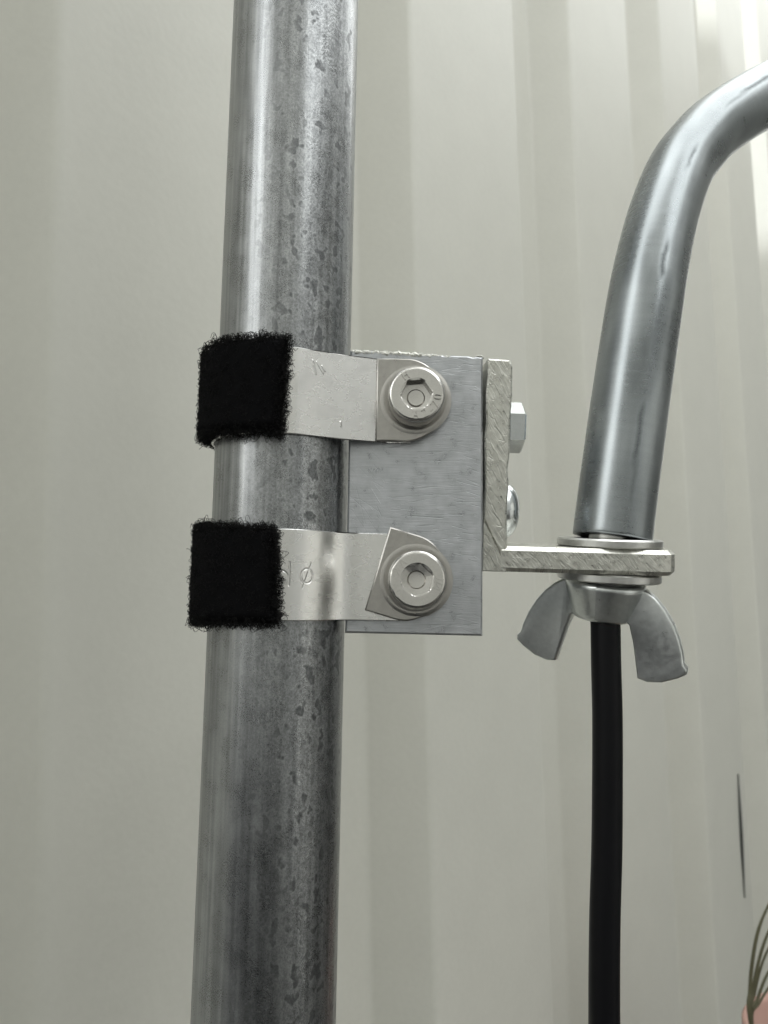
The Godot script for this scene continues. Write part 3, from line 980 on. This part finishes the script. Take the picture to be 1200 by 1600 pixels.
func build_shade() -> void:
	# added wall behind the camera, unseen, that keeps the sun off the lower wall
	var st := begin()
	extrude(st, PackedVector2Array([Vector2(-1.55, -0.72), Vector2(0.95, -0.72), Vector2(0.95, 3.96), Vector2(-1.55, 3.96)]), 1.5, 1.7, 0.01)
	var o := part("added_shed", st, mats.added_wall_paint, self)
	tag(o, "added unseen grey wall that shades the lower ribbed wall", "added_shed")
	st = begin()  # low wall added out of view to end the bright streak mirrored in the pole
	extrude(st, PackedVector2Array([Vector2(-3.2, -0.72), Vector2(-1.56, -0.72), Vector2(-1.56, 0.40), Vector2(-3.2, 0.40)]), 1.5, 1.6, 0.01)
	o = part("added_low_wall", st, mats.added_wall_paint, self)
	tag(o, "added unseen low grey wall that cuts a reflected streak short", "wall")
	# added fence, out of view, darkens what the metal mirrors on the right
	st = begin()
	extrude(st, PackedVector2Array([Vector2(-4.0, -0.72), Vector2(2.2, -0.72), Vector2(2.2, 1.85), Vector2(-4.0, 1.85)]), 1.75, 1.80, 0.01, Transform3D(Basis(Vector3(0, 0, -1), Vector3(0, 1, 0), Vector3(1, 0, 0)), Vector3.ZERO))
	o = part("added_fence", st, mats.added_fence_wood, self)
	tag(o, "added unseen grey fence that darkens reflections on the metal", "fence")
	st = begin()  # white chest added out of view as a bright reflection for the metal
	extrude(st, PackedVector2Array([Vector2(-0.95, -0.72), Vector2(-0.15, -0.72), Vector2(-0.15, 0.42), Vector2(-0.95, 0.42)]), 1.15, 1.70, 0.02, Transform3D(Basis(Vector3(0, 0, -1), Vector3(0, 1, 0), Vector3(1, 0, 0)), Vector3.ZERO))
	o = part("added_white_chest", st, mats.white_paint, self)
	tag(o, "added unseen white chest that brightens reflections on the metal", "chest")

func build_added_cabinet() -> void:
	# dark cabinet, added out of view to keep light off the low part of wall and pole
	var st := begin()
	extrude(st, PackedVector2Array([Vector2(-0.80, -0.72), Vector2(0.20, -0.72), Vector2(0.20, -0.16), Vector2(-0.80, -0.16)]), 0.38, 0.80, 0.01)
	var o := part("added_dark_cabinet", st, mats.dark_paint, self)
	tag(o, "added unseen dark cabinet that keeps light off the low wall and pole", "cabinet")

func build_plant() -> void:
	var at := at_pixel(1312, 1618, -0.42)
	var h := at.y + 0.72
	var pot := thing("planter", "tall pinkish clay planter with dry stems in front of the ribbed wall", "planter", "", Transform3D(Basis(), Vector3(at.x, -0.72, at.z)))
	var st := begin()
	lathe(st, [Vector2(0.0, 0.0), Vector2(0.040, 0.0), Vector2(0.042, 0.004), Vector2(0.048, h - 0.012), Vector2(0.0485, h - 0.003), Vector2(0.046, h), Vector2(0.043, h - 0.004), Vector2(0.042, h - 0.03), Vector2(0.0, h - 0.03)], 56, Transform3D(), true)
	part("pot", st, mats.pink_clay, pot)
	st = begin()
	lathe(st, [Vector2(0.0425, h - 0.022), Vector2(0.02, h - 0.018), Vector2(0.0, h - 0.017)], 32, Transform3D(), true)
	part("soil", st, mats.soil, pot)
	var grass := thing("dry_grass", "tuft of thin dark dry grass stems growing from the pinkish planter", "plant", "", Transform3D(Basis(), Vector3(at.x, at.y - 0.02, at.z)))
	var base := at_pixel(1171, 1592, -0.405)
	var stems := [
		[[1171, 1590], [1172, 1545], [1180, 1480], [1192, 1435], [1212, 1395]],
		[[1172, 1592], [1176, 1550], [1186, 1500], [1199, 1460], [1216, 1425]],
		[[1173, 1593], [1179, 1552], [1190, 1508], [1206, 1472], [1226, 1440]],
		[[1174, 1594], [1184, 1560], [1196, 1528], [1210, 1505], [1232, 1480]],
		[[1175, 1594], [1186, 1568], [1200, 1545], [1220, 1520], [1246, 1500]],
		[[1170, 1592], [1170, 1550], [1174, 1500], [1184, 1450], [1204, 1405]],
	]
	var widths := [0.0010, 0.0013, 0.0010, 0.0011, 0.0009, 0.0006]
	var n := 0
	for s in stems:
		var c := PackedVector3Array()
		var z := -0.400 - 0.003 * n
		c.append(Vector3(base.x + 0.006 + n * 0.001, at.y - 0.022, z))
		for q in s:
			c.append(at_pixel(q[0], q[1], z))
			z -= 0.004
		for i in c.size():
			c[i] -= grass.position
		c = smooth_line(c, 6)
		var rad := PackedFloat32Array()
		for i in c.size():
			rad.append(lerpf(widths[n], widths[n] * 0.4, float(i) / c.size()))
		st = begin()
		sweep(st, c, rad, 8)
		part("stem", st, mats.dry_stem, grass)
		n += 1

func _ready() -> void:
	# camera
	var cam := Camera3D.new()
	cam.name = "camera"
	add_child(cam)
	var at := CameraAttributesPhysical.new()
	at.frustum_focal_length = 24.28
	at.exposure_aperture = 26.0
	at.frustum_focus_distance = 0.162
	at.frustum_near = 0.01
	at.frustum_far = 60.0
	cam.attributes = at
	cam.transform = Transform3D(camera_basis(), Vector3.ZERO)
	cam.fov = 2.0 * rad_to_deg(atan(800.0 / 1110.0))
	cam.near = 0.01
	cam.far = 60.0
	cam.current = true
	# sky and sun
	var sky_mat := ProceduralSkyMaterial.new()
	sky_mat.sky_top_color = Color(0.915, 0.925, 0.92)
	sky_mat.sky_horizon_color = Color(0.98, 0.98, 0.96)
	sky_mat.sky_curve = 0.25
	sky_mat.ground_horizon_color = Color(0.35, 0.34, 0.32)
	sky_mat.ground_bottom_color = Color(0.25, 0.24, 0.22)
	sky_mat.sun_angle_max = 1.0
	var sky := Sky.new()
	sky.sky_material = sky_mat
	var env := Environment.new()
	env.background_mode = Environment.BG_SKY
	env.sky = sky
	env.background_energy_multiplier = 1.0
	env.tonemap_mode = Environment.TONE_MAPPER_LINEAR
	env.tonemap_exposure = 4.6
	env.sdfgi_enabled = true
	env.ssao_enabled = true
	env.ssil_enabled = true
	var we := WorldEnvironment.new()
	we.name = "environment"
	we.environment = env
	add_child(we)
	var sun := DirectionalLight3D.new()
	sun.name = "sun"
	var az := deg_to_rad(-30.0)
	var el := deg_to_rad(50.0)
	var to_sun := Vector3(sin(az) * cos(el), sin(el), cos(az) * cos(el))
	sun.light_energy = 0.28
	sun.light_color = Color(0.97, 0.985, 1.0)
	sun.light_angular_distance = 0.5
	sun.shadow_enabled = true
	add_child(sun)
	sun.look_at_from_position(to_sun * 5.0, Vector3.ZERO, Vector3.UP)
	# materials
	make_pole_material()
	make_tube_material()
	make_plate_material()
	make_cut_material()
	make_band_material("band_plain", 71, false)
	make_band_material("band_stamped", 81, true)
	make_small_materials()
	# setting
	build_ground()
	build_wall()
	build_shade()
	build_added_cabinet()
	# objects
	build_pole()
	build_plate()
	build_clamps()
	build_saddle("square-set D-shaped steel washer on the upper band", Vector3(0.0068, 0.0437, -0.1620), 0.0)
	build_saddle("tilted D-shaped steel washer on the lower band", Vector3(0.0074, 0.0022, -0.1620), -16.0)
	build_screw("socket head screw on the upper band and square-set washer", Vector3(0.0069, 0.0437, -0.1606), 6.0, [["A", -92.0, 90.0], ["2", -66.0, 90.0], ["-", -48.0, 90.0], ["7", -30.0, 90.0], ["0", -8.0, 90.0], ["H", 122.0, -90.0]])
	build_screw("socket head screw on the lower band and tilted washer", Vector3(0.0075, 0.0022, -0.1606), 18.0, [["A", 132.0, -90.0], ["2", 158.0, -90.0], ["-", 178.0, -90.0], ["7", 196.0, -90.0], ["O", 218.0, -90.0], ["V", -22.0, 70.0], ["I", -8.0, 70.0], ["I", 2.0, 70.0]])
	build_arm()
	build_stack()
	build_plant()
